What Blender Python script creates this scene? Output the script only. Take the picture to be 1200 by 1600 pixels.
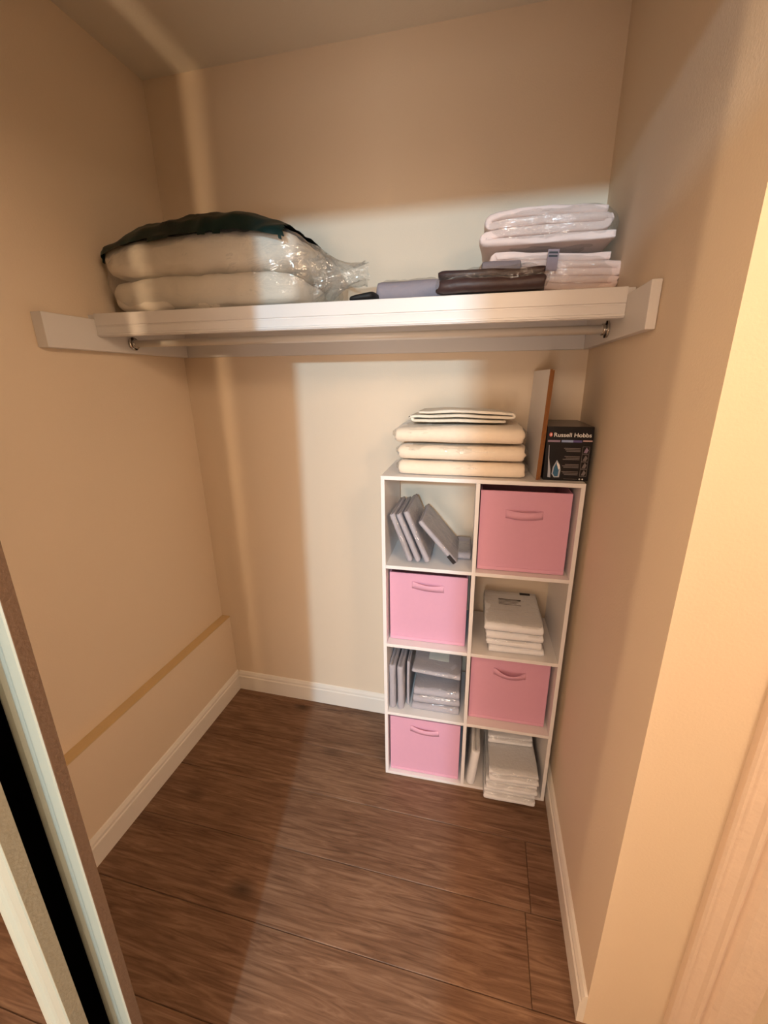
import bpy, bmesh, math, random
from mathutils import Vector, Matrix, noise

for o in list(bpy.data.objects):
    bpy.data.objects.remove(o, do_unlink=True)
scene = bpy.context.scene
col = scene.collection
random.seed(7)

# ------------------------------------------------------------------ camera
cd = bpy.data.cameras.new('camera')
cam = bpy.data.objects.new('camera', cd)
col.objects.link(cam)
YAW, PITCH, ROLL = 0.2206, -0.2858, -0.0061
cam.matrix_world = (Matrix.Translation((1.1881, -1.4704, 1.5243))
                    @ Matrix.Rotation(YAW, 4, 'Z')
                    @ Matrix.Rotation(math.pi / 2 + PITCH, 4, 'X')
                    @ Matrix.Rotation(ROLL, 4, 'Z'))
cd.sensor_fit = 'HORIZONTAL'
cd.sensor_width = 36.0
cd.lens = 613.84 / 1200 * 36.0
cd.shift_x = -18.55 / 1200
cd.shift_y = -24.22 / 1200
cd.clip_start = 0.02
scene.camera = cam

# ------------------------------------------------------------------ world, lights, exposure
world = bpy.data.worlds.new('world')
scene.world = world
world.use_nodes = True
world.node_tree.nodes['Background'].inputs[0].default_value = (1, 0.9, 0.78, 1)
world.node_tree.nodes['Background'].inputs[1].default_value = 0.05


def add_light(name, kind, loc, energy, color, size=0.1, rot=(0, 0, 0), size_y=None):
    l = bpy.data.lights.new(name, kind)
    l.energy = energy
    l.color = color
    if kind == 'AREA':
        l.shape = 'RECTANGLE'
        l.size = size
        l.size_y = size_y or size
    else:
        l.shadow_soft_size = size
    o = bpy.data.objects.new(name, l)
    o.location = loc
    o.rotation_euler = rot
    col.objects.link(o)
    return o


# cool daylight-coloured lamp deep in the hall behind the photographer
spot = add_light('hall_far_lamp', 'SPOT', (1.23, -3.5, 2.17), 215, (0.50, 0.80, 1.0), 0.05)
spot.data.spot_size = math.radians(58)
spot.data.spot_blend = 0.35
spot.rotation_euler = (Vector((0.75, -0.2, 0.85)) - Vector((1.23, -3.5, 2.17))).to_track_quat('-Z', 'Y').to_euler()
# small warm wall lamp in the hall, left of the photographer
add_light('hall_wall_lamp', 'POINT', (0.184, -1.65, 1.70), 18.0, (1.0, 0.71, 0.43), 0.012)
# broad overhead fill light, added to raise the ambient level in the closet
add_light('overhead_fill_light', 'AREA', (0.7, -3.2, 2.49), 38, (1.0, 0.77, 0.57), 1.4, (0, 0, 0), 1.0)
# unseen light added at the right of the hall to brighten the left wall
add_light('side_fill_light', 'POINT', (1.95, -1.72, 2.15), 23, (1.0, 0.76, 0.54), 0.14)
# low area light added behind the camera as soft fill for the closet
add_light('low_fill_light', 'AREA', (1.35, -4.15, 0.65), 62, (1.0, 0.87, 0.76), 1.7, (math.pi / 2, 0, 0), 1.2)

vs = scene.view_settings
vs.view_transform = 'Standard'
vs.look = 'None'
vs.exposure = 0.19
vs.gamma = 1.0
vs.use_curve_mapping = False


# ------------------------------------------------------------------ materials
def srgb(r, g, b):
    def f(c):
        c /= 255.0
        return c / 12.92 if c <= 0.04045 else ((c + 0.055) / 1.055) ** 2.4
    return (f(r), f(g), f(b), 1)


def mat(name, color, rough=0.6, bump=0.0, bscale=60.0, var=0.0, vscale=8.0, metal=0.0, spec=0.4, sheen=0.0):
    m = bpy.data.materials.new(name)
    m.use_nodes = True
    nt = m.node_tree
    b = nt.nodes['Principled BSDF']
    b.inputs['Base Color'].default_value = color
    b.inputs['Roughness'].default_value = rough
    b.inputs['Metallic'].default_value = metal
    b.inputs['Specular IOR Level'].default_value = spec
    if sheen:
        b.inputs['Sheen Weight'].default_value = sheen
    tc = nt.nodes.new('ShaderNodeTexCoord')
    if var:
        n = nt.nodes.new('ShaderNodeTexNoise')
        n.inputs['Scale'].default_value = vscale
        n.inputs['Detail'].default_value = 5
        nt.links.new(tc.outputs['Object'], n.inputs['Vector'])
        mx = nt.nodes.new('ShaderNodeMix')
        mx.data_type = 'RGBA'
        mx.inputs[6].default_value = tuple(c * (1 - var) for c in color[:3]) + (1,)
        mx.inputs[7].default_value = tuple(min(1, c * (1 + var)) for c in color[:3]) + (1,)
        nt.links.new(n.outputs['Fac'], mx.inputs[0])
        nt.links.new(mx.outputs[2], b.inputs['Base Color'])
    if bump:
        n2 = nt.nodes.new('ShaderNodeTexNoise')
        n2.inputs['Scale'].default_value = bscale
        n2.inputs['Detail'].default_value = 4
        nt.links.new(tc.outputs['Object'], n2.inputs['Vector'])
        bp = nt.nodes.new('ShaderNodeBump')
        bp.inputs['Strength'].default_value = bump
        bp.inputs['Distance'].default_value = 0.004
        nt.links.new(n2.outputs['Fac'], bp.inputs['Height'])
        nt.links.new(bp.outputs['Normal'], b.inputs['Normal'])
    return m


def film_mat(name, tint=(0.95, 0.95, 0.95), haze=0.08, gloss=0.35, bscale=34.0, bump=0.9, base=0.13):
    """thin clear packaging film: see-through, with crinkled highlights and a little haze"""
    m = bpy.data.materials.new(name)
    m.use_nodes = True
    nt = m.node_tree
    nt.nodes.remove(nt.nodes['Principled BSDF'])
    out = nt.nodes['Material Output']
    tr = nt.nodes.new('ShaderNodeBsdfTransparent')
    tr.inputs[0].default_value = (*tint, 1)
    gl = nt.nodes.new('ShaderNodeBsdfGlossy')
    gl.inputs['Roughness'].default_value = 0.07
    df = nt.nodes.new('ShaderNodeBsdfDiffuse')
    df.inputs[0].default_value = (0.8, 0.79, 0.77, 1)
    tc = nt.nodes.new('ShaderNodeTexCoord')
    n = nt.nodes.new('ShaderNodeTexNoise')
    n.inputs['Scale'].default_value = bscale
    n.inputs['Detail'].default_value = 3
    n.inputs['Distortion'].default_value = 1.2
    mp = nt.nodes.new('ShaderNodeMapping')
    mp.inputs['Rotation'].default_value = (0.3, 0.7, 0.5)
    mp.inputs['Scale'].default_value = (0.45, 1.0, 1.7)
    nt.links.new(tc.outputs['Object'], mp.inputs[0])
    nt.links.new(mp.outputs[0], n.inputs['Vector'])
    bp = nt.nodes.new('ShaderNodeBump')
    bp.inputs['Strength'].default_value = bump
    bp.inputs['Distance'].default_value = 0.012
    nt.links.new(n.outputs['Fac'], bp.inputs['Height'])
    nt.links.new(bp.outputs['Normal'], gl.inputs['Normal'])
    lw = nt.nodes.new('ShaderNodeLayerWeight')
    lw.inputs['Blend'].default_value = 0.5
    nt.links.new(bp.outputs['Normal'], lw.inputs['Normal'])
    pw = nt.nodes.new('ShaderNodeMath')
    pw.operation = 'POWER'
    pw.inputs[1].default_value = 4.0
    nt.links.new(lw.outputs['Facing'], pw.inputs[0])
    mu = nt.nodes.new('ShaderNodeMath')
    mu.operation = 'MULTIPLY_ADD'
    mu.inputs[1].default_value = gloss
    mu.inputs[2].default_value = base
    mu.use_clamp = True
    nt.links.new(pw.outputs[0], mu.inputs[0])
    a = nt.nodes.new('ShaderNodeMixShader')
    a.inputs[0].default_value = haze
    nt.links.new(tr.outputs[0], a.inputs[1])
    nt.links.new(df.outputs[0], a.inputs[2])
    c = nt.nodes.new('ShaderNodeMixShader')
    nt.links.new(mu.outputs[0], c.inputs[0])
    nt.links.new(a.outputs[0], c.inputs[1])
    nt.links.new(gl.outputs[0], c.inputs[2])
    nt.links.new(c.outputs[0], out.inputs['Surface'])
    return m


def wood_mat():
    m = bpy.data.materials.new('laminate_oak')
    m.use_nodes = True
    nt = m.node_tree
    b = nt.nodes['Principled BSDF']
    b.inputs['Roughness'].default_value = 0.48
    b.inputs['Specular IOR Level'].default_value = 0.3
    tc = nt.nodes.new('ShaderNodeTexCoord')
    oi = nt.nodes.new('ShaderNodeObjectInfo')
    sc = nt.nodes.new('ShaderNodeVectorMath')
    sc.operation = 'SCALE'
    sc.inputs['Scale'].default_value = 9.0
    comb = nt.nodes.new('ShaderNodeCombineXYZ')
    for i in range(3):
        nt.links.new(oi.outputs['Random'], comb.inputs[i])
    nt.links.new(comb.outputs[0], sc.inputs[0])
    add = nt.nodes.new('ShaderNodeVectorMath')
    nt.links.new(tc.outputs['Object'], add.inputs[0])
    nt.links.new(sc.outputs[0], add.inputs[1])
    # long streaky grain
    mp = nt.nodes.new('ShaderNodeMapping')
    mp.inputs['Scale'].default_value = (2.0, 30, 30)
    nt.links.new(add.outputs[0], mp.inputs[0])
    n1 = nt.nodes.new('ShaderNodeTexNoise')
    n1.inputs['Scale'].default_value = 2.2
    n1.inputs['Detail'].default_value = 12
    n1.inputs['Roughness'].default_value = 0.62
    n1.inputs['Distortion'].default_value = 1.6
    nt.links.new(mp.outputs[0], n1.inputs['Vector'])
    # broad tone patches
    mp2 = nt.nodes.new('ShaderNodeMapping')
    mp2.inputs['Scale'].default_value = (1.5, 4, 4)
    nt.links.new(add.outputs[0], mp2.inputs[0])
    n2 = nt.nodes.new('ShaderNodeTexNoise')
    n2.inputs['Scale'].default_value = 2.0
    n2.inputs['Detail'].default_value = 3
    nt.links.new(mp2.outputs[0], n2.inputs['Vector'])
    # knots
    mp3 = nt.nodes.new('ShaderNodeMapping')
    mp3.inputs['Scale'].default_value = (2.6, 5.0, 5.0)
    nt.links.new(add.outputs[0], mp3.inputs[0])
    vo = nt.nodes.new('ShaderNodeTexVoronoi')
    vo.inputs['Scale'].default_value = 1.0
    nt.links.new(mp3.outputs[0], vo.inputs['Vector'])
    kr = nt.nodes.new('ShaderNodeValToRGB')
    kr.color_ramp.elements[0].position = 0.02
    kr.color_ramp.elements[0].color = (0.35, 0.35, 0.35, 1)
    kr.color_ramp.elements[1].position = 0.16
    kr.color_ramp.elements[1].color = (1, 1, 1, 1)
    nt.links.new(vo.outputs['Distance'], kr.inputs[0])
    r1 = nt.nodes.new('ShaderNodeValToRGB')
    e = r1.color_ramp.elements
    e[0].position = 0.30
    e[0].color = srgb(100, 72, 54)
    e[1].position = 0.72
    e[1].color = srgb(160, 128, 104)
    k = e.new(0.5)
    k.color = srgb(132, 100, 78)
    nt.links.new(n1.outputs['Fac'], r1.inputs[0])
    r2 = nt.nodes.new('ShaderNodeValToRGB')
    r2.color_ramp.elements[0].position = 0.3
    r2.color_ramp.elements[0].color = (0.70, 0.66, 0.64, 1)
    r2.color_ramp.elements[1].position = 0.7
    r2.color_ramp.elements[1].color = (1.0, 1.0, 1.0, 1)
    nt.links.new(n2.outputs['Fac'], r2.inputs[0])
    mx = nt.nodes.new('ShaderNodeMix')
    mx.data_type = 'RGBA'
    mx.blend_type = 'MULTIPLY'
    mx.inputs[0].default_value = 1
    nt.links.new(r1.outputs[0], mx.inputs[6])
    nt.links.new(r2.outputs[0], mx.inputs[7])
    mx2 = nt.nodes.new('ShaderNodeMix')
    mx2.data_type = 'RGBA'
    mx2.blend_type = 'MULTIPLY'
    mx2.inputs[0].default_value = 1
    nt.links.new(mx.outputs[2], mx2.inputs[6])
    nt.links.new(kr.outputs[0], mx2.inputs[7])
    nt.links.new(mx2.outputs[2], b.inputs['Base Color'])
    bp = nt.nodes.new('ShaderNodeBump')
    bp.inputs['Strength'].default_value = 0.25
    bp.inputs['Distance'].default_value = 0.002
    nt.links.new(n1.outputs['Fac'], bp.inputs['Height'])
    nt.links.new(bp.outputs['Normal'], b.inputs['Normal'])
    return m


M = {
    'wall': mat('cream_wall_paint', srgb(234, 214, 190), 0.75, 0.12, 220, 0.02, 3),
    'ceiling': mat('ceiling_paint', srgb(240, 230, 214), 0.85, 0.12, 180),
    'trim': mat('white_gloss_paint', srgb(240, 232, 222), 0.38, 0.05, 40),
    'shelfpaint': mat('white_shelf_paint', srgb(226, 221, 218), 0.42, 0.04, 50),
    'ledge': mat('tan_ledge_varnish', srgb(216, 186, 138), 0.6, 0.1, 40, 0.05, 10),
    'casing': mat('old_cream_casing_paint', srgb(238, 216, 198), 0.5, 0.35, 70, 0.04, 30),
    'hall': mat('hall_wall_paint', srgb(242, 229, 208), 0.8),
    'wood': wood_mat(),
    'subfloor': mat('dark_subfloor', srgb(40, 26, 18), 0.9),
    'alu': mat('white_aluminium', srgb(150, 154, 142), 0.28, 0.02, 30, 0.02, 5, 0.0, 0.6),
    'mirror': mat('mirror_glass', (0.15, 0.13, 0.12, 1), 0.015, 0, 1, 0, 1, 1.0),
    'shadow_panel_dark': mat('dark_shadow_panel', srgb(84, 62, 48), 0.6, 0.1, 30),
    'backing': mat('dark_mirror_backing', srgb(34, 28, 24), 0.8),
    'edge_brown': mat('brown_edge_strip', srgb(100, 76, 56), 0.9, 0.2, 200),
    'edge_grey_tan': mat('grey_tan_edge_strip', srgb(134, 126, 106), 0.8, 0.2, 200),
    'melamine': mat('white_melamine', srgb(238, 232, 230), 0.35, 0.02, 90),
    'pink': mat('pink_nonwoven_fabric', srgb(220, 164, 186), 0.85, 0, 420, 0.02, 60, 0, 0.15),
    'pinkstrap': mat('pink_strap_fabric', srgb(224, 168, 189), 0.8, 0, 300, 0, 1, 0, 0.15),
    'greycloth': mat('grey_lavender_cotton', srgb(176, 170, 176), 0.8, 0.4, 160, 0.05, 30, 0, 0.2),
    'whitecloth': mat('white_cotton', srgb(238, 237, 240), 0.8, 0.45, 130, 0.03, 20, 0, 0.2),
    'pillow': mat('white_pillow_fabric', srgb(236, 226, 212), 0.85, 0.4, 60, 0.03, 15, 0, 0.15),
    'beige': mat('cream_towel_terry', srgb(244, 226, 204), 0.9, 0.25, 330, 0.05, 60, 0, 0.1, 0.3),
    'pinkblanket': mat('pale_pink_fleece', srgb(248, 222, 212), 0.9, 0.25, 260, 0.04, 40, 0, 0.1, 0.3),
    'offwhite': mat('off_white_cotton', srgb(236, 226, 210), 0.85, 0.4, 180, 0.03, 30, 0, 0.15),
    'darkbrown': mat('dark_brown_satin', srgb(62, 46, 46), 0.45, 0.4, 60, 0.1, 20),
    'greyduvet': mat('mid_grey_cotton', srgb(146, 138, 146), 0.75, 0.3, 120, 0.04, 20, 0, 0.2),
    'black': mat('black_cloth', srgb(24, 22, 24), 0.6, 0.2, 80),
    'green': mat('dark_green_printed_film', srgb(10, 34, 31), 0.4, 0.35, 30, 0.3, 14, 0, 0.3),
    'film': film_mat('clear_film', (0.985, 0.985, 0.98), 0.05, 0.35),
    'filmhazy': film_mat('hazy_film', (0.97, 0.97, 0.96), 0.10, 0.40, 22),
    'filmdark': film_mat('clear_film_on_dark', (0.985, 0.985, 0.98), 0.02, 0.3, 34, 0.9, 0.07),
    'steel': mat('chrome_steel', srgb(200, 196, 190), 0.25, 0, 1, 0, 1, 0.9),
    'rail': mat('white_rail_enamel', srgb(236, 228, 218), 0.3, 0.02, 20),
    'screw': mat('dark_screw', srgb(44, 30, 22), 0.4, 0, 1, 0, 1, 0.6),
    'raw': mat('raw_chipboard_edge', srgb(142, 92, 50), 0.85, 0.5, 400, 0.2, 120),
    'board': mat('white_board_face', srgb(232, 224, 220), 0.45, 0.03, 60),
    'boxblack': mat('black_carton', srgb(20, 16, 17), 0.32, 0.05, 60),
    'boxtop_reflect': mat('carton_top_with_reflection', srgb(58, 44, 42), 0.3, 0.05, 60),
    'ink_white': mat('white_ink', srgb(240, 236, 232), 0.5),
    'ink_red': mat('coral_ink', srgb(216, 104, 92), 0.5),
    'ink_mauve': mat('mauve_ink', srgb(150, 128, 150), 0.5),
    'ink_blue': mat('pale_blue_ink', srgb(150, 165, 205), 0.5),
    'ink_violet': mat('violet_ink', srgb(96, 84, 140), 0.5),
    'ink_pink': mat('pink_ink', srgb(206, 170, 168), 0.5),
    'ink_grey': mat('grey_ink', srgb(122, 112, 110), 0.5),
    'ink_teal': mat('teal_blue_ink', srgb(52, 100, 132), 0.4),
    'ink_silver': mat('silver_ink', srgb(176, 180, 190), 0.4),
    'ink_black': mat('black_ink', srgb(30, 24, 26), 0.5),
    'paper': mat('pale_label_paper', srgb(206, 206, 198), 0.6, 0.02, 60, 0.05, 60),
    'tag': mat('grey_mauve_care_tag', srgb(150, 132, 138), 0.6, 0.1, 90, 0.1, 120),
}


# ------------------------------------------------------------------ mesh helpers
def link(name, me, material=None, parent=None, loc=None, rot=None):
    o = bpy.data.objects.new(name, me)
    col.objects.link(o)
    if material is not None and me is not None and not me.materials:
        me.materials.append(M[material] if isinstance(material, str) else material)
    if parent is not None:
        o.parent = parent
    if loc is not None:
        o.location = loc
    if rot is not None:
        o.rotation_euler = rot
    return o


def bm_mesh(name, bm, smooth=False):
    bmesh.ops.recalc_face_normals(bm, faces=bm.faces)
    me = bpy.data.meshes.new(name)
    bm.to_mesh(me)
    bm.free()
    if smooth:
        for p in me.polygons:
            p.use_smooth = True
    return me


def add_box(bm, x0, x1, y0, y1, z0, z1):
    v = [bm.verts.new((x, y, z)) for x in (x0, x1) for y in (y0, y1) for z in (z0, z1)]
    for f in ((0, 1, 3, 2), (4, 6, 7, 5), (0, 4, 5, 1), (2, 3, 7, 6), (0, 2, 6, 4), (1, 5, 7, 3)):
        bm.faces.new([v[i] for i in f])


def box(name, x0, x1, y0, y1, z0, z1, material, parent=None, bevel=0.0, loc=None, rot=None):
    bm = bmesh.new()
    add_box(bm, x0, x1, y0, y1, z0, z1)
    if bevel:
        bmesh.ops.bevel(bm, geom=list(bm.edges), offset=bevel, segments=2, profile=0.5, affect='EDGES')
    return link(name, bm_mesh(name, bm), material, parent, loc, rot)


def extrude_profile(name, pts, axis, a0, a1, material, parent=None, loc=None, rot=None, smooth=False):
    """closed 2-D profile pushed along an axis; pts are the two other coordinates in xyz order"""
    bm = bmesh.new()
    rings = []
    for a in (a0, a1):
        r = []
        for p, q in pts:
            c = {'x': (a, p, q), 'y': (p, a, q), 'z': (p, q, a)}[axis]
            r.append(bm.verts.new(c))
        rings.append(r)
    n = len(pts)
    for i in range(n):
        j = (i + 1) % n
        bm.faces.new((rings[0][i], rings[0][j], rings[1][j], rings[1][i]))
    bm.faces.new(rings[0])
    bm.faces.new(rings[1][::-1])
    return link(name, bm_mesh(name, bm, smooth), material, parent, loc, rot)


def soft_mesh(name, w, d, h, ex=4.0, ez=2.6, amp=0.0, freq=6.0, seed=0, nx=18, ny=14, nz=8, top=None, keep=None, creases=None):
    """pillow-like rounded block centred in x and y, resting on z = 0"""
    bm = bmesh.new()
    vd = {}

    def vert(i, j, k):
        key = (i, j, k)
        if key in vd:
            return vd[key]
        u, v, t = 2 * i / nx - 1, 2 * j / ny - 1, 2 * k / nz - 1
        # cube to rounded block
        r = (abs(u) ** ex + abs(v) ** ex) ** (1 / ex)
        m2 = max(abs(u), abs(v))
        s2 = (m2 / r) if r > 1e-6 else 1
        u2, v2 = u * s2, v * s2
        rho = max(abs(u), abs(v))
        r3 = (rho ** ez + abs(t) ** ez) ** (1 / ez)
        m3 = max(rho, abs(t))
        s3 = (m3 / r3) if r3 > 1e-6 else 1
        x, y, z = u2 * s3 * w / 2, v2 * s3 * d / 2, t * s3 * h / 2
        if top:
            f = top(x / (w / 2), y / (d / 2))
            z = (z + h / 2) * f - h / 2
        p = Vector((x, y, z))
        if amp:
            q = Vector((x * freq + seed * 3.7, y * freq + seed * 1.3, z * freq * 1.4 + seed))
            nrm = Vector((x / (w * w), y / (d * d), z / (h * h)))
            nrm = nrm.normalized() if nrm.length > 1e-6 else Vector((0, 0, 1))
            a = noise.noise(q) + 0.5 * noise.noise(q * 2.3)
            if creases:
                a += creases * (1 - abs(noise.noise(q * 1.7 + Vector((5, 5, 5)))) * 3)
            p += nrm * amp * a
        p.z = max(p.z, -h / 2)
        vd[key] = bm.verts.new((p.x, p.y, p.z + h / 2))
        return vd[key]

    def quad(a, b, c, e):
        try:
            bm.faces.new((vert(*a), vert(*b), vert(*c), vert(*e)))
        except ValueError:
            pass
    for i in range(nx):
        for j in range(ny):
            for k in (0, nz):
                quad((i, j, k), (i + 1, j, k), (i + 1, j + 1, k), (i, j + 1, k))
    for i in range(nx):
        for k in range(nz):
            for j in (0, ny):
                quad((i, j, k), (i + 1, j, k), (i + 1, j, k + 1), (i, j, k + 1))
    for j in range(ny):
        for k in range(nz):
            for i in (0, nx):
                quad((i, j, k), (i, j + 1, k), (i, j + 1, k + 1), (i, j, k + 1))
    if keep:
        dead = [f for f in bm.faces if not keep(f.calc_center_median())]
        bmesh.ops.delete(bm, geom=dead, context='FACES')
    return bm_mesh(name, bm, True)


def fold_mesh(name, L, D, h, n, axis='x', start=1, seed=0, amp=0.004, inset=0.0, gap=0.90, taper=0.0, segs=26):
    """cloth folded n times: a ribbon that runs to and fro, pushed along the other axis.
    axis 'x': folds show at the front (ribbon in the xz plane); 'y': rounded folds face the front"""
    t = h / n
    path = []
    for k in range(n):
        z = (k + 0.5) * t
        d = start if k % 2 == 0 else -start
        e0, e1 = -L / 2 + t / 2, L / 2 - t / 2
        sh = inset * random.uniform(-1, 1)
        xs = [e0 + (e1 - e0) * i / segs for i in range(segs + 1)]
        if d < 0:
            xs = xs[::-1]
        for x in xs:
            path.append((x + sh * (x / L), z))
        if k < n - 1:
            cx = xs[-1] + sh * (xs[-1] / L)
            for a in range(1, 6):
                an = -math.pi / 2 + math.pi * a / 6
                path.append((cx + d * math.cos(an) * t / 2 * 1.05, z + t / 2 + math.sin(an) * t / 2))
    bm = bmesh.new()
    fr = [(-1, 0.45), (-0.985, 0.75), (-0.955, 0.93), (-0.88, 1), (-0.5, 1), (0, 1), (0.5, 1), (0.88, 1), (0.955, 0.93), (0.985, 0.75), (1, 0.45)]
    ns = len(fr)
    rows = []
    for j in range(ns):
        y = D / 2 * fr[j][0]
        tf = fr[j][1]
        up, dn = [], []
        for i, (x, z) in enumerate(path):
            a = path[max(i - 1, 0)]
            b = path[min(i + 1, len(path) - 1)]
            tx, tz = b[0] - a[0], b[1] - a[1]
            l = math.hypot(tx, tz) or 1
            nx_, nz_ = -tz / l, tx / l
            q = Vector((x * 7 + seed * 2.1, y * 7 + seed, z * 9))
            dz = amp * noise.noise(q) + amp * 0.5 * noise.noise(q * 2.7)
            dx = amp * 1.2 * noise.noise(q + Vector((9, 3, 1)))
            hf = 1 - taper * abs(x / (L / 2)) ** 2
            dyy = 0.0
            if j in (0, ns - 1):
                dyy = amp * 1.5 * noise.noise(Vector((x * 11, z * 160 + seed, seed)))
            for lst, s in ((up, 1), (dn, -1)):
                px = x + nx_ * s * t / 2 * gap * tf + dx
                pz = max(0.0005, (z + nz_ * s * t / 2 * gap * tf) * hf + dz * (0.2 + z / h))
                if axis == 'x':
                    lst.append(bm.verts.new((px, y + dyy, pz)))
                else:
                    lst.append(bm.verts.new((y + dyy, px, pz)))
        rows.append((up, dn))
    m = len(path)
    for j in range(ns - 1):
        for i in range(m - 1):
            for q in (0, 1):
                bm.faces.new((rows[j][q][i], rows[j][q][i + 1], rows[j + 1][q][i + 1], rows[j + 1][q][i]))
        for i in (0, m - 1):
            bm.faces.new((rows[j][0][i], rows[j + 1][0][i], rows[j + 1][1][i], rows[j][1][i]))
    for j in (0, ns - 1):
        for i in range(m - 1):
            bm.faces.new((rows[j][0][i], rows[j][0][i + 1], rows[j][1][i + 1], rows[j][1][i]))
    return bm_mesh(name, bm, True)


def empty(name, loc, rot=(0, 0, 0)):
    o = bpy.data.objects.new(name, None)
    o.empty_display_size = 0.05
    o.location = loc
    o.rotation_euler = rot
    col.objects.link(o)
    return o


def tag(o, label, cat, group=None):
    o['label'] = label
    o['category'] = cat
    if group:
        o['group'] = group
    return o


def struct(o, label=None, cat=None):
    o['kind'] = 'structure'
    if label:
        o['label'] = label
    if cat:
        o['category'] = cat
    return o


# ------------------------------------------------------------------ room shell
W = 1.5073
H = 2.52
XL = -0.025
FY = -1.18        # closet front line
HX0, HX1, HY = -1.5, 2.2, -4.2

fl = box('floor', HX0, HX1, HY, 0.12, -0.06, -0.0125, 'subfloor')
struct(fl, 'brown wood plank floor of the closet and hall', 'floor')
RW = 0.195
row_y = [-0.63 + RW * k for k in range(4, -17, -1)]
plank_cache = {}
for r, yt in enumerate(row_y):
    y1, y0 = min(yt, 0.1), yt - RW
    if y0 >= 0.1:
        continue
    if abs(yt + 0.435) < 0.01:
        off = 1.405
    elif abs(yt + 0.63) < 0.01:
        off = 1.388
    else:
        off = 1.60 + 0.11 * ((r * 7) % 5)
    Lp = 2.2
    x = off - Lp * 4
    while x < HX1:
        a, b = max(x, HX0), min(x + Lp, HX1)
        x += Lp
        if b - a < 0.02:
            continue
        key = (round(b - a, 3), round(y1 - y0, 3))
        if key not in plank_cache:
            bm = bmesh.new()
            l, w_ = key
            g = 0.0005
            add_box(bm, -l / 2 + g, l / 2 - g, -w_ / 2 + g, w_ / 2 - g, -0.012, 0.0)
            bmesh.ops.bevel(bm, geom=[e for e in bm.edges if all(v.co.z > -0.001 for v in e.verts)], offset=0.0014, segments=1, affect='EDGES')
            plank_cache[key] = bm_mesh('plank', bm)
        p = link('plank', plank_cache[key], 'wood', fl)
        p.location = ((a + b) / 2, (y0 + y1) / 2, 0)

struct(box('wall_back', HX0, HX1, 0.0, 0.12, 0, H, 'wall'), 'cream back wall of the closet', 'wall')
struct(box('wall_left', XL - 0.1, XL, FY + 0.02, 0.0, 0, H, 'wall'), 'cream left wall of the closet', 'wall')
struct(box('wall_right', W, W + 0.12, -0.8205, 0.0, 0, H, 'wall'), 'cream right wall of the closet', 'wall')
struct(box('wall_return', W + 0.12, HX1, -0.8205, -0.70, 0, H, 'wall'), 'cream wall beside the closet opening turning to a door casing', 'wall')
struct(box('wall_front', HX0, 0.163, FY, FY + 0.08, 0, H, 'hall'), 'front wall of the closet left of the opening', 'wall')
struct(box('wall_header', 0.163, HX1, FY - 0.12, FY + 0.08, 2.10, H, 'hall'), 'wall above the closet opening', 'wall')
struct(box('wall_hall_left', HX0 - 0.1, HX0, HY, 0.12, 0, H, 'hall'), 'hall wall left', 'wall')
struct(box('wall_hall_right', HX1, HX1 + 0.1, HY, 0.12, 0, H, 'hall'), 'hall wall right', 'wall')
struct(box('wall_hall_back', HX0, HX1, HY - 0.1, HY, 0, H, 'hall'), 'hall wall behind the photographer', 'wall')
struct(box('ceiling', HX0, HX1, HY, 0.12, H, H + 0.08, 'ceiling'), 'cream ceiling', 'ceiling')

# boxed-in lower panel of the left wall with its tan top
struct(box('trim_1', XL, 0.017, FY + 0.1, -0.0005, 0.0, 0.416, 'wall'), 'low boxed panel along the left wall', 'trim')
struct(box('trim_2', XL + 0.0005, 0.018, FY + 0.1, -0.0005, 0.416, 0.4205, 'ledge'), 'thin tan ledge on top of the boxed panel', 'trim')


def skirt(t, h):
    return [(0, 0), (t, 0), (t, h * 0.72), (t * 0.75, h * 0.76), (t * 0.75, h * 0.86), (t * 0.4, h * 0.97), (0.001, h), (0, h)]


prof = skirt(0.016, 0.105)
struct(extrude_profile('baseboard_left', [(0.017 + p * 0.8, q) for p, q in prof], 'y', FY + 0.1, -0.0005, 'trim'), 'white baseboard under the boxed panel on the left wall', 'baseboard')
struct(extrude_profile('baseboard_back', [(-p * 0.8, q) for p, q in prof], 'x', 0.031, W - 0.001, 'trim'), 'white baseboard along the back wall', 'baseboard')
struct(extrude_profile('baseboard_right', [(W - p, q) for p, q in prof], 'y', -0.8205, -0.011, 'trim'), 'white baseboard along the right wall', 'baseboard')
# door casing on the return wall
cp = [(1.668, -0.8205), (1.668, -0.834), (1.672, -0.838), (1.677, -0.838), (1.680, -0.832), (1.690, -0.833), (1.704, -0.836),
      (1.709, -0.842), (1.716, -0.843), (1.721, -0.835), (1.727, -0.833), (1.733, -0.840), (1.741, -0.846), (1.756, -0.848),
      (1.80, -0.848), (1.80, -0.8205)]
struct(extrude_profile('trim_3', cp, 'z', 0.0, 2.08, 'casing'), 'moulded cream door casing at the right edge', 'trim')
struct(box('light_leak_board', 0.163, 0.74, FY - 0.12, FY - 0.108, 2.0, 2.10, 'trim'), 'unseen board added over the sliding doors to stop a light leak', 'trim')  # added to block light leaking in above the doors
# unseen dark panel added behind the camera to shade the unit's right side
blocker = box('shadow_panel', 1.19, 1.95, -1.99, -1.95, 0.012, 2.0, 'shadow_panel_dark', bevel=0.003)
struct(blocker, 'unseen dark panel added behind the camera to cast a shadow', 'door')


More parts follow.
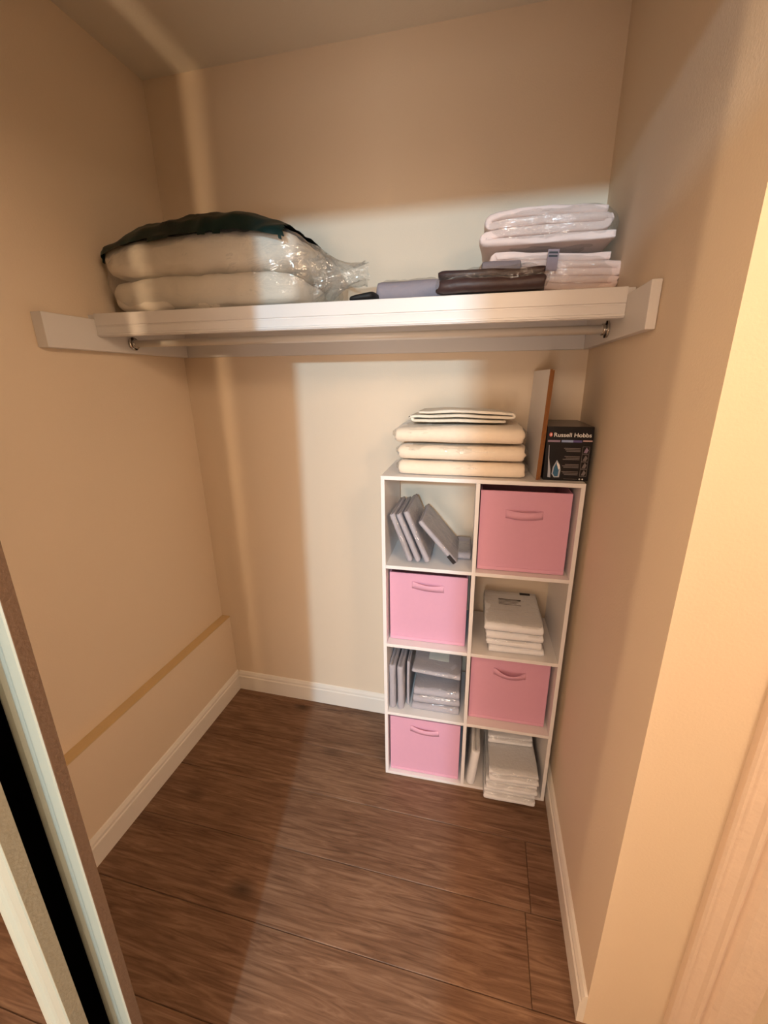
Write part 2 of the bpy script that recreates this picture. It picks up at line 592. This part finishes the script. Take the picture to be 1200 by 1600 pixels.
# ------------------------------------------------------------------ sliding mirror doors on the left
def sliding_door(name, xr, y_front, y_back, xl, edge_mat, label):
    t = empty(name, (xr, y_front, 0.012), (0, 0.0205, 0))
    struct(t, label, 'sliding door')
    T = y_back - y_front
    wd = xr - xl
    hh = 2.07
    s = 0.044
    pf = [(0, T), (0, 0.002), (-0.002, 0), (-0.016, 0), (-0.020, 0.0022), (-0.024, 0.0032), (-0.030, 0.0025), (-0.034, 0.0),
          (-0.040, -0.0012), (-s + 0.001, -0.0008), (-s, 0.002), (-s, T)]
    box('edge_strip', 0.0, 0.0012, 0.0012, T, 0, hh, edge_mat, t)  # thin strip on the door edge, coloured darker than the stile
    extrude_profile('stile', pf, 'z', 0, hh, 'alu', t)
    extrude_profile('stile', [(-wd - p, q) for p, q in pf], 'z', 0, hh, 'alu', t)
    box('bottom_rail', -wd + s, -s, 0.001, T, 0, 0.05, 'alu', t, 0.001)
    box('top_rail', -wd + s, -s, 0.001, T, hh - 0.04, hh, 'alu', t, 0.001)
    box('mirror', -wd + s, -s, 0.005, 0.009, 0.05, hh - 0.04, 'mirror', t)
    box('backing', -wd + s, -s, 0.009, T - 0.002, 0.05, hh - 0.04, 'backing', t)
    return t


XD = 0.6915
sliding_door('door_1', XD, -1.215, -1.200, 0.149, 'edge_brown', 'rear white-framed sliding mirror door at the left edge')
sliding_door('door_2', XD - 0.022, -1.266, -1.2485, 0.149, 'edge_grey_tan', 'front white-framed sliding mirror door at the left edge')

# ------------------------------------------------------------------ closet shelf and rail
sh = empty('closet_shelf', (0.75, 0, 1.62))
tag(sh, 'long white painted shelf with moulded front edge across the back wall', 'shelf')
SH = dict(parent=sh)


def shpart(o):
    o.parent = sh
    o.matrix_parent_inverse = Matrix.Translation((-0.75, 0, -1.62))
    return o


shpart(box('shelf_board', XL + 0.001, W - 0.001, -0.389, -0.001, 1.7105, 1.7255, 'shelfpaint'))
fp = [(-0.389, 1.7255), (-0.4015, 1.7255), (-0.403, 1.7240), (-0.403, 1.6925), (-0.4005, 1.691), (-0.4005, 1.689), (-0.402, 1.6875),
      (-0.4000, 1.672), (-0.4000, 1.670), (-0.4035, 1.6685), (-0.4035, 1.664), (-0.4005, 1.6635), (-0.4005, 1.6615), (-0.397, 1.660), (-0.389, 1.660)]
shpart(extrude_profile('front_moulding', fp, 'x', 0.0125, W - 0.0205, 'shelfpaint'))
shpart(box('cleat', XL + 0.001, 0.012, -0.557, -0.0195, 1.6195, 1.710, 'shelfpaint', None, 0.0015))
shpart(box('cleat', W - 0.020, W - 0.001, -0.542, -0.0195, 1.6195, 1.710, 'shelfpaint', None, 0.0015))
shpart(box('cleat', XL + 0.001, W - 0.001, -0.019, -0.001, 1.6195, 1.710, 'shelfpaint', None, 0.0015))


def tube(name, p0, p1, r, material, parent=None, seg=20):
    p0, p1 = Vector(p0), Vector(p1)
    bm = bmesh.new()
    bmesh.ops.create_cone(bm, cap_ends=True, segments=seg, radius1=r, radius2=r, depth=(p1 - p0).length)
    q = (p1 - p0).to_track_quat('Z', 'Y')
    bmesh.ops.transform(bm, matrix=Matrix.Translation((p0 + p1) / 2) @ q.to_matrix().to_4x4(), verts=bm.verts)
    return link(name, bm_mesh(name, bm, True), material, parent)


rl = empty('hanging_rail', (0.0125, -0.275, 1.650))
tag(rl, 'thin white hanging rail under the long shelf', 'rail')
tube('rod', (0.006, 0, 0), (W - 0.0345, 0, 0), 0.0115, 'rail', rl)
for s, x0 in ((1, 0.0), (-1, W - 0.033)):
    br = empty('bracket', (x0, 0, 0))
    br.parent = rl
    br2 = tube('flange', (0, 0, 0), (s * 0.004, 0, 0), 0.021, 'steel', br)
    tube('collar', (s * 0.004, 0, 0), (s * 0.014, 0, 0), 0.0145, 'steel', br)
    for dz, dy in ((0.016, -0.006), (-0.016, 0.004)):
        tube('screw', (s * 0.004, dy, dz), (s * 0.0065, dy, dz), 0.0045, 'screw', br, 10)

# ------------------------------------------------------------------ cube storage unit
UX, UY, UW, UH, UD, UA = 0.8752, -0.2957, 0.61, 1.236, 0.272, 0.026
T = 0.0125
ROOT = empty('cube_storage_unit', (UX, UY, 0), (0, 0, UA))
tag(ROOT, 'white eight cube storage unit standing in the right corner', 'shelving unit')
ZS = [0.9257, 0.6146, 0.3088]     # tops of the inner shelves
MID = UW / 2
box('side_panel', 0, T, 0, UD, 0, UH - T, 'melamine', ROOT, 0.0008)
box('side_panel', UW - T, UW, 0, UD, 0, UH - T, 'melamine', ROOT, 0.0008)
box('top_panel', 0, UW, 0, UD, UH - T, UH, 'melamine', ROOT, 0.0008)
box('bottom_panel', T, UW - T, 0, UD, 0, T, 'melamine', ROOT, 0.0008)
box('divider', MID - T / 2, MID + T / 2, 0, UD, T, UH - T, 'melamine', ROOT, 0.0008)
for z in ZS:
    box('shelf', T, MID - T / 2, 0, UD, z - T, z, 'melamine', ROOT, 0.0008)
    box('shelf', MID + T / 2, UW - T, 0, UD, z - T, z, 'melamine', ROOT, 0.0008)
ca, sa = math.cos(UA), math.sin(UA)


def U(x, y, z):
    """unit-local position (x from its left side, y from its front) to the room"""
    return (UX + x * ca - y * sa, UY + x * sa + y * ca, z)


def fabric_bin(cellx0, cellx1, z, h, rec, label, handle_z, bow, sag, buckle=0.0, lean=0.0):
    w = cellx1 - cellx0
    t = empty('fabric_storage_bin', U((cellx0 + cellx1) / 2, rec, z + 0.0006), (0, 0, UA + lean))
    tag(t, label, 'storage bin', 'pink fabric bins in the cube unit')
    d = UD - rec - 0.012
    k = 0.004
    bm = bmesh.new()
    o_ = [(-w / 2, 0), (w / 2, 0), (w / 2, d), (-w / 2, d)]
    i_ = [(-w / 2 + k, k), (w / 2 - k, k), (w / 2 - k, d - k), (-w / 2 + k, d - k)]
    ob = [bm.verts.new((x, y, 0)) for x, y in o_]
    ot = [bm.verts.new((x, y, h)) for x, y in o_]
    it = [bm.verts.new((x, y, h)) for x, y in i_]
    ib = [bm.verts.new((x, y, k)) for x, y in i_]
    for q in range(4):
        n_ = (q + 1) % 4
        bm.faces.new((ob[q], ob[n_], ot[n_], ot[q]))
        bm.faces.new((ot[q], ot[n_], it[n_], it[q]))
        bm.faces.new((it[q], it[n_], ib[n_], ib[q]))
    bm.faces.new(ob[::-1])
    bm.faces.new(ib)
    link('body', bm_mesh('body', bm), 'pink', t)
    # lower hem: a shallow fold along the bottom of the front
    extrude_profile('hem', [(-0.0022, 0.001), (-0.0026, 0.007), (-0.0012, 0.0125), (0.0004, 0.013), (0.0004, 0.001)], 'x', -w / 2 + 0.002, w / 2 - 0.002, 'pinkstrap', t)
    # strap handle: a band that bows out from the front panel
    bm = bmesh.new()
    n = 20
    hw, hh = 0.056, 0.026
    rows = []
    for i in range(n + 1):
        u = 2 * i / n - 1
        e = max(0, 1 - (abs(u) / 0.86) ** 2) if abs(u) < 0.86 else 0
        yb = -0.0016 - bow * e ** 0.8
        yt = -0.0016 - bow * 0.85 * e ** 0.8 - buckle * e
        zc = handle_z - sag * e + 0.004 * (-u) * (1 if buckle else 0)
        vs_ = []
        for (yy, zz) in ((yb * 0.5 - 0.0008, zc - hh / 2), (yb, zc), (yt, zc + hh / 2)):
            vs_.append((bm.verts.new((u * hw, yy, zz)), bm.verts.new((u * hw, yy + 0.0016, zz + 0.0002))))
        rows.append(vs_)
    for i in range(n):
        a, b = rows[i], rows[i + 1]
        for k in range(2):
            bm.faces.new((a[k][0], b[k][0], b[k + 1][0], a[k + 1][0]))
            bm.faces.new((a[k][1], b[k][1], b[k + 1][1], a[k + 1][1]))
        bm.faces.new((a[0][0], b[0][0], b[0][1], a[0][1]))
        bm.faces.new((a[2][0], b[2][0], b[2][1], a[2][1]))
    for r_ in (rows[0], rows[-1]):
        for k in range(2):
            bm.faces.new((r_[k][0], r_[k + 1][0], r_[k + 1][1], r_[k][1]))
    link('handle', bm_mesh('handle', bm, True), 'pinkstrap', t)
    return t


LX0, LX1, RX0, RX1 = T + 0.006, MID - T / 2 - 0.010, MID + T / 2 + 0.004, UW - T - 0.012
fabric_bin(LX0, LX1, ZS[1], 0.268, 0.036, 'pink fabric bin in the left column, second cube from the top', 0.222, 0.010, 0.001, 0.006)
fabric_bin(RX0, RX1, ZS[0], 0.270, 0.030, 'pink fabric bin in the top right cube with a bulging strap handle', 0.196, 0.017, 0.002)
fabric_bin(LX0, LX1, T, 0.262, 0.016, 'pink fabric bin in the bottom left cube, nearest the floor', 0.214, 0.008, 0.003, 0.002)
fabric_bin(RX0, RX1, ZS[2], 0.268, 0.038, 'pink fabric bin in the right column, third cube from the top', 0.212, 0.016, 0.006, 0.010)


# ------------------------------------------------------------------ packets
def packet(name, loc, rot, w, d, h, cloth, label, cat, group, film='film', seed=0, layers=2, stuff=None, puff=1.0):
    """a flat folded cloth sealed in clear film, lying flat, resting on z = 0, front at -y"""
    t = empty(name, loc, rot)
    tag(t, label, cat, group)
    link('folded_cloth', fold_mesh('folded_cloth', d * 0.97, w * 0.965, h * 0.92, layers, 'y', -1, seed, 0.0022 * puff, gap=0.97, segs=10), cloth, t)
    link('plastic_wrap', soft_mesh('plastic_wrap', w, d, h, 12, 7, 0.0012 * puff, 26, seed, 16, 16, 4, creases=0.25), film, t)
    return t


def plate(name, parent, x0, x1, y0, y1, z, material, th=0.0007):
    return box(name, x0, x1, y0, y1, z, z + th, material, parent)


# top-left cube: three leaning grey packets, a fourth leaning further
G1 = 'grey linen packets in the top left cube'


def upright(name, xb, xt, zb, zt, y0, depth, th, cloth, label, group, film, seed, zlift=0.0):
    """packet standing on edge, leaning from bottom xb to top xt; the packet's flat side faces right"""
    L = math.hypot(xt - xb, zt - zb)
    ang = math.atan2(xb - xt, zt - zb)          # lean to the left when positive
    # lying packet: x -> up the lean, y -> depth, z -> thickness (towards the right)
    ex = Vector((xb - xt, 0, zb - zt)).normalized()   # down the lean
    ey = Vector((-sa, ca, 0)).normalized()
    ez = ex.cross(ey)
    t = packet(name, (0, 0, 0), (0, 0, 0), L, depth, th, cloth, label, 'packet', group, film, seed)
    c = Vector((xb, y0, zb)) - ex * L / 2 + ey * depth / 2
    m = Matrix((ex, ey, ez)).transposed().to_4x4()
    t.matrix_world = Matrix.Translation(c) @ m
    return t


zf = ZS[0] + 0.001
upright('linen_packet', 0.962, 0.898, zf + 0.010, 1.106, -0.286, 0.215, 0.021, 'greycloth', 'leftmost of the leaning grey linen packets in the top left cube', G1, 'film', 1)
upright('linen_packet', 0.990, 0.920, zf + 0.010, 1.106, -0.284, 0.215, 0.020, 'greycloth', 'middle of the three close leaning grey linen packets in the top left cube', G1, 'film', 2)
upright('linen_packet', 1.020, 0.944, zf + 0.011, 1.116, -0.284, 0.215, 0.021, 'greycloth', 'third leaning grey linen packet from the left in the top left cube', G1, 'film', 3)
dpk = upright('linen_packet', 1.117, 0.993, zf + 0.012, 1.083, -0.284, 0.20, 0.018, 'greycloth', 'grey linen packet slanting far right with a dark edge label, top left cube', G1, 'film', 4)
box('edge_label', 0.055, 0.088, -0.1015, -0.1005, 0.002, 0.015, 'ink_black', dpk)
# limp plastic packet lying behind on the right
cp_ = packet('limp_packet', U(0.268, 0.165, ZS[0] + 0.001), (0, 0, 0.03), 0.052, 0.15, 0.030, 'greycloth', 'limp crumpled plastic packet lying at the right of the top left cube', 'packet', None, 'filmhazy', 11, 2, None, 3.0)

# second-row right cube: four white packets in a stack
G2 = 'white linen packets stacked in the right column, second cube'
z = ZS[1] + 0.0008
pos = ['lowest', 'second from the bottom', 'third from the bottom', 'topmost']
for i, (w, d, h, dx, dy, rz) in enumerate([(0.192, 0.225, 0.027, 0.156, 0.135, 0.02), (0.190, 0.23, 0.027, 0.150, 0.136, -0.01),
                                           (0.196, 0.232, 0.031, 0.147, 0.135, 0.015), (0.200, 0.236, 0.033, 0.145, 0.136, -0.012)]):
    p = packet('white_packet', U(MID + dx, dy, z), (0, 0, UA + rz), w, d, h, 'whitecloth',
               '%s white packet stacked in the right column, second cube' % pos[i], 'packet', G2, 'film', 20 + i, 2, None, 1.3)
    z += h + 0.0004
    if i == 3:
        plate('printed_line', p, -0.045, 0.036, 0.042, 0.047, h * 0.985, 'ink_black')
        for k in range(4):
            plate('text_line', p, -0.045, 0.034 - 0.008 * (k % 3), 0.034 - 0.009 * k, 0.0365 - 0.009 * k, h * 0.985, 'ink_grey')
        plate('corner_label', p, 0.036, 0.074, 0.090, 0.101, h * 0.93, 'ink_black', 0.003)

# third-row left cube
G3 = 'grey linen packets in the left column, third cube'
zf = ZS[2] + 0.001
upright('linen_packet', 0.8885, 0.8885, zf, 0.510, -0.276, 0.215, 0.029, 'greycloth', 'left one of two upright grey packets in the third cube of the left column', G3, 'film', 31)
upright('linen_packet', 0.9205, 0.9195, zf, 0.508, -0.276, 0.215, 0.029, 'greycloth', 'right one of two upright grey packets in the third cube of the left column', G3, 'film', 32)
upright('linen_packet', 0.9515, 0.9525, zf, 0.516, -0.250, 0.19, 0.012, 'greycloth', 'thin upright grey packet set back beside the two thick ones, left column third cube', G3, 'film', 33)
z = zf - 0.0002
spec = [(0.186, 0.22, 0.030, 0.190, 0.139, 0.0, 'bottom grey packet of the flat stack in the third cube of the left column', 0),
        (0.183, 0.21, 0.034, 0.1925, 0.139, 0.01, 'second grey packet from the bottom of the flat stack, left column third cube', 0),
        (0.178, 0.215, 0.033, 0.1940, 0.141, -0.005, 'third grey packet from the bottom of the flat stack, left column third cube', 0)]
for i, (w, d, h, dx, dy, rz, lb, rx) in enumerate(spec):
    packet('linen_packet', U(dx, dy, z), (rx, 0, UA + rz), w, d, h, 'greycloth', lb, 'packet', G3, 'film', 40 + i, 2, None, 1.4)
    z += h + 0.0004
packet('linen_packet', U(0.193, 0.190, z), (0, 0, UA), 0.17, 0.125, 0.062, 'greycloth', 'grey bundle at the back holding up the tilted top packet, left column third cube', 'packet', G3, 'film', 47, 4, None, 1.2)
tp = packet('linen_packet', U(0.190, 0.130, z + 0.0700), (-0.03, 0.075, UA), 0.184, 0.222, 0.018, 'greycloth', 'topmost grey packet with a pale paper label in the third cube of the left column', 'packet', G3, 'film', 48)
plate('paper_label', tp, -0.035, 0.042, -0.040, 0.030, 0.0185, 'paper')

# bottom right cube: one upright white packet, five flat ones pushed out over the edge
G4 = 'white packets in the bottom right cube'
upright('white_packet', 1.194, 1.210, T + 0.0055, 0.186, -0.285, 0.215, 0.036, 'whitecloth', 'upright white packet at the left of the bottom right cube', G4, 'film', 51)
z = T + 0.0008
spec = [(0.190, 0.24, 0.040, 0.173, 0.078, -0.02, 'bottom white packet sticking furthest out of the bottom right cube'),
        (0.190, 0.24, 0.038, 0.177, 0.086, 0.0, 'second white packet from the bottom sticking out of the bottom right cube'),
        (0.183, 0.24, 0.040, 0.182, 0.092, 0.02, 'third white packet from the bottom in the bottom right cube, its top bare'),
        (0.176, 0.165, 0.034, 0.177, 0.183, 0.01, 'fourth white packet from the bottom set back in the bottom right cube'),
        (0.185, 0.130, 0.036, 0.176, 0.197, 0.0, 'topmost white packet furthest back in the bottom right cube')]
for i, (w, d, h, dx, dy, rz, lb) in enumerate(spec):
    packet('white_packet', U(MID + dx + 0.002, dy, z), (0, 0, UA + rz), w, d, h, 'whitecloth', lb, 'packet', G4, 'film', 60 + i, 3, None, 1.6)
    z += h + 0.0004

# ------------------------------------------------------------------ on top of the cube unit
G5 = 'cream towels in plastic on the cube unit'
z = UH + 0.0008
for i, (w, d, h, cx, lb) in enumerate([(0.398, 0.235, 0.047, 1.119, 'bottom cream folded towel in clear plastic on top of the cube unit'),
                                       (0.395, 0.235, 0.049, 1.117, 'middle cream folded towel in clear plastic on top of the cube unit'),
                                       (0.400, 0.232, 0.053, 1.108, 'upper thick cream folded towel in clear plastic on top of the cube unit')]):
    t = empty('folded_towel', (cx, -0.147, z), (0, 0, UA * 0.5))
    tag(t, lb, 'towel', G5)
    link('cloth', fold_mesh('cloth', d * 0.97, w * 0.97, h * 0.93, 2, 'y', -1, 70 + i, 0.006, gap=0.96, segs=14), 'beige', t)
    link('plastic_wrap', soft_mesh('plastic_wrap', w + 0.018, d + 0.008, h, 8, 3.0, 0.004, 16, 70 + i, 26, 14, 5, creases=0.4), 'film', t)
    z += h + 0.0032
t = empty('folded_towel', (1.105, -0.128, z), (0, 0, 0.03))
tag(t, 'small off-white folded cloth lying on the stack of cream towels', 'towel')
link('cloth', fold_mesh('cloth', 0.285, 0.165, 0.042, 3, 'x', -1, 77, 0.006, gap=0.72, inset=0.06, taper=0.15), 'offwhite', t)

t = empty('white_board', (1.3515, -0.258, UH + 0.0005), (0, 0.034, 0.075))
tag(t, 'thin white board with brown raw edge standing beside the towels on the cube unit', 'board')
box('panel', -0.0035, 0.0035, 0.0025, 0.238, 0, 0.317, 'board', t)
box('raw_edge', -0.0035, 0.0035, 0.0, 0.0025, 0, 0.317, 'raw', t)
box('panel', 0.0042, 0.0092, 0.0025, 0.238, 0, 0.315, 'raw', t)

# iron carton
BX0, BX1, BZ0, BZ1, BY = 1.3680, 1.4945, UH + 0.0008, 1.396, -0.252
bw, bh = BX1 - BX0, BZ1 - BZ0
t = empty('iron_carton', ((BX0 + BX1) / 2, BY, BZ0), (0, 0, 0.015))
tag(t, 'black appliance carton with white lettering and a blue iron picture', 'carton')
box('body', -bw / 2, bw / 2, 0, 0.212, 0, bh - 0.001, 'boxblack', t, 0.0012)
box('lid', -bw / 2 + 0.001, bw / 2 - 0.001, 0.001, 0.211, bh - 0.001, bh, 'boxtop_reflect', t)  # reflection on the black carton's top, put into its colour


def flat_poly(name, pts, material, y=-0.0006, parent=t, th=0.0005):
    return extrude_profile(name, pts, 'y', y, y + th, material, parent)


def fx(u):
    return -bw / 2 + u * bw


def fz(v):
    return v * bh


def frect(name, u0, u1, v0, v1, material, y=-0.0006):
    return flat_poly(name, [(fx(u0), fz(v0)), (fx(u1), fz(v0)), (fx(u1), fz(v1)), (fx(u0), fz(v1))], material, y)


def lettering(text, size, u, v, width, material, parent):
    cu = bpy.data.curves.new('lettering', 'FONT')
    cu.body = text
    cu.size = size
    cu.extrude = 0.0002
    cu.offset = 0.00015
    tmp = bpy.data.objects.new('tmp', cu)
    col.objects.link(tmp)
    dg = bpy.context.evaluated_depsgraph_get()
    me = bpy.data.meshes.new_from_object(tmp.evaluated_get(dg))
    bpy.data.objects.remove(tmp, do_unlink=True)
    xs = [v_.co.x for v_ in me.vertices]
    k = width / (max(xs) - min(xs))
    x0 = min(xs)
    for v_ in me.vertices:
        v_.co.x = (v_.co.x - x0) * k
    me.materials.clear()
    o = link('lettering', me, material, parent)
    o.rotation_euler = (math.pi / 2, 0, 0)
    o.location = (fx(u), -0.0008, fz(v))
    return o


lettering('Russell Hobbs', 0.0165, 0.155, 0.815, bw * 0.80, 'ink_white', t)
circ = [(fx(0.085) + 0.0048 * math.cos(a * math.pi / 10), fz(0.852) + 0.0062 * math.sin(a * math.pi / 10)) for a in range(20)]
flat_poly('emblem', circ, 'ink_red')
flat_poly('emblem_mark', [(fx(0.085) + 0.0014 * math.cos(a * math.pi / 5), fz(0.852) + 0.0040 * math.sin(a * math.pi / 5)) for a in range(10)], 'ink_white', -0.0010)
frect('stripe', 0.03, 0.30, 0.716, 0.752, 'ink_mauve')
frect('stripe', 0.33, 0.58, 0.716, 0.756, 'ink_blue')
frect('stripe', 0.58, 0.77, 0.718, 0.756, 'ink_violet')
frect('stripe', 0.79, 0.99, 0.733, 0.758, 'ink_pink')
for q, v in enumerate((0.60, 0.45, 0.30, 0.165)):
    for k in range(3):
        u0 = 0.40 + 0.03 * ((q + k) % 3)
        frect('text_line', u0, 0.76, v - 0.027 * k, v - 0.027 * k + 0.013, 'ink_grey')
# picture of the iron: pointed soleplate seen from below, silver rim and a white steam streak
ir = [(0.245, 0.055), (0.36, 0.06), (0.375, 0.20), (0.345, 0.30), (0.275, 0.385), (0.20, 0.25), (0.185, 0.12)]
flat_poly('iron_picture', [(fx(u), fz(v)) for u, v in ir], 'ink_silver')
ir2 = [(0.255, 0.075), (0.325, 0.08), (0.335, 0.19), (0.31, 0.26), (0.27, 0.34), (0.225, 0.24), (0.213, 0.13)]
flat_poly('iron_sole', [(fx(u), fz(v)) for u, v in ir2], 'ink_teal', -0.0010)
flat_poly('iron_water', [(fx(u), fz(v)) for u, v in [(0.29, 0.34), (0.275, 0.32), (0.325, 0.21), (0.36, 0.23), (0.345, 0.29)]], 'ink_white', -0.0013)
flat_poly('steam_streak', [(fx(u), fz(v)) for u, v in [(0.10, 0.06), (0.165, 0.05), (0.15, 0.20), (0.095, 0.42), (0.075, 0.66), (0.065, 0.66), (0.078, 0.40), (0.095, 0.20)]], 'ink_silver')
for v in (0.56, 0.415, 0.28, 0.14):
    a, b, c, d = 0.80, 0.95, v - 0.05, v + 0.085
    for (u0, u1, v0, v1) in ((a, b, c, c + 0.006), (a, b, d - 0.006, d), (a, a + 0.007, c, d), (b - 0.007, b, c, d)):
        frect('picture_frame', u0, u1, v0, v1, 'ink_grey')
    flat_poly('small_picture', [(fx(u), fz(w_)) for u, w_ in [(0.83, v - 0.03), (0.90, v - 0.035), (0.93, v + 0.02), (0.885, v + 0.07), (0.86, v + 0.03)]], 'ink_mauve' if v > 0.5 else 'ink_grey')
frect('text_line', 0.46, 0.76, 0.030, 0.036, 'ink_grey')
for u in (0.81, 0.875):
    flat_poly('dot', [(fx(u) + 0.0022 * math.cos(a * math.pi / 6), fz(0.037) + 0.0022 * math.sin(a * math.pi / 6)) for a in range(12)], 'ink_white')

# ------------------------------------------------------------------ on the long shelf
ZT = 1.7262
# two pillows in a clear bag with a dark green band
BW_, BD_, BH_ = 0.70, 0.342, 0.250
pb = empty('bagged_pillows', (0.358, -0.205, ZT), (0, 0, 0.0))
tag(pb, 'clear bag of two white pillows with a dark green top band on the shelf', 'bedding')


def dome(x, y):
    f = 1.0 - 0.20 * max(0, -x - 0.1) ** 1.6 - 0.42 * max(0, x - 0.38) ** 1.3
    return f


for i, (w, d, h, dz, dx) in enumerate([(0.625, 0.294, 0.102, 0.004, -0.026), (0.64, 0.296, 0.108, 0.103, -0.026)]):
    link('pillow', soft_mesh('pillow', w, d, h, 8, 4.4, 0.006, 11, 80 + i, 36, 20, 12, creases=0.5), 'pillow', pb, (dx, 0, dz))
link('bag_film', soft_mesh('bag_film', BW_, BD_, BH_, 6, 3.6, 0.008, 9, 84, 40, 20, 14, top=dome, creases=0.5), 'filmhazy', pb)
link('printed_band', soft_mesh('printed_band', BW_ + 0.010, BD_ + 0.016, BH_ + 0.012, 6, 3.6, 0.008, 9, 84, 60, 24, 26, top=dome, creases=0.5,
                               keep=lambda c: c.z > 0.188 * dome(c.x / 0.353, 0) and c.x < 0.285), 'green', pb)
# gathered, twisted end of the bag
bm = bmesh.new()
nr, ns_ = 9, 22
prev = None
for i in range(nr + 1):
    u = i / nr
    x = 0.318 + 0.150 * u
    r = 0.062 * (1 - u) ** 1.3 + 0.009 + (0.020 * max(0, u - 0.62) / 0.38)
    zc = 0.098 - 0.002 * u + 0.02 * max(0, u - 0.6)
    ring = []
    for k in range(ns_):
        a = 2 * math.pi * k / ns_ + u * 1.2
        rr = r * (1 + 0.30 * math.sin(5 * a + i) + 0.15 * noise.noise(Vector((k * 1.3, i, 3))))
        ring.append(bm.verts.new((x + 0.006 * noise.noise(Vector((k, i * 0.7, 1))), rr * 0.9 * math.cos(a) - 0.02, zc + rr * math.sin(a))))
    if prev:
        for k in range(ns_):
            bm.faces.new((prev[k], prev[(k + 1) % ns_], ring[(k + 1) % ns_], ring[k]))
    prev = ring
link('gathered_end', bm_mesh('gathered_end', bm, True), 'filmhazy', pb)

t = empty('black_cloth', (0.845, -0.275, ZT), (0, 0, 0.05))
tag(t, 'thin black folded cloth lying between the pillow bag and the grey bundle', 'cloth')
link('cloth', soft_mesh('cloth', 0.075, 0.20, 0.034, 6, 3, 0.002, 12, 91, 16, 12, 4, top=lambda x, y: 0.55 + 0.45 * (x + 1) / 2), 'black', t)

t = empty('grey_bundle', (0.965, -0.218, ZT), (0, 0, 0))
tag(t, 'grey folded bedding in shiny plastic in the middle of the shelf', 'bedding')
link('folded_cloth', fold_mesh('folded_cloth', 0.165, 0.178, 0.064, 2, 'y', -1, 92, 0.003, gap=0.96, segs=12), 'greyduvet', t, (0, 0, 0.0))
link('plastic_wrap', soft_mesh('plastic_wrap', 0.188, 0.178, 0.070, 8, 3.2, 0.004, 20, 92, 18, 14, 6, creases=0.6), 'film', t)

t = empty('brown_bundle', (1.185, -0.353, ZT + 0.0005), (0.0, -0.01, -0.01))
tag(t, 'dark brown folded bedding in clear plastic overhanging the shelf front', 'bedding')
link('folded_cloth', fold_mesh('folded_cloth', 0.118, 0.245, 0.050, 3, 'y', -1, 95, 0.011, gap=0.86, segs=16), 'darkbrown', t, (0, 0, 0.001))
link('plastic_wrap', soft_mesh('plastic_wrap', 0.268, 0.120, 0.060, 6, 2.8, 0.005, 18, 95, 30, 14, 8, creases=0.6), 'filmdark', t)

t = empty('grey_cloth', (1.208, -0.2695, ZT), (0, 0, 0))
tag(t, 'grey folded cloth peeping out under the left end of the pink blankets', 'cloth')
link('cloth', fold_mesh('cloth', 0.022, 0.10, 0.100, 4, 'y', -1, 97, 0.002, gap=0.95, segs=10), 'greyduvet', t)

G6 = 'pale pink blankets on the shelf'
t = empty('pink_blanket', (1.330, -0.132, ZT + 0.012), (0, 0.06, 0))
tag(t, 'lower pale pink folded blanket in plastic with a care tag, right end of shelf', 'blanket', G6)
link('folded_cloth', fold_mesh('folded_cloth', 0.318, 0.205, 0.112, 6, 'x', -1, 101, 0.006, gap=1.0, inset=0.05), 'pinkblanket', t, (0, 0, 0.002))
link('plastic_wrap', soft_mesh('plastic_wrap', 0.338, 0.232, 0.122, 6, 2.8, 0.004, 13, 101, 24, 14, 8, creases=0.5), 'film', t)
box('care_tag', -0.012, 0.016, -0.121, -0.1195, 0.062, 0.112, 'tag', t)
for k in range(2):
    box('tag_print', -0.009, 0.013, -0.1222, -0.121, 0.102 - 0.008 * k, 0.106 - 0.008 * k, 'ink_black', t)
t = empty('pink_blanket', (1.327, -0.135, ZT + 0.142), (0, 0.0, 0.02))
tag(t, 'upper pale pink folded blanket in plastic, topmost at the right end of the shelf', 'blanket', G6)
link('folded_cloth', fold_mesh('folded_cloth', 0.318, 0.205, 0.086, 4, 'x', -1, 103, 0.007, gap=1.0, inset=0.05, taper=0.12), 'pinkblanket', t, (0, 0, 0.002))
link('plastic_wrap', soft_mesh('plastic_wrap', 0.338, 0.232, 0.096, 6, 2.8, 0.005, 13, 103, 24, 14, 8, creases=0.5), 'film', t)
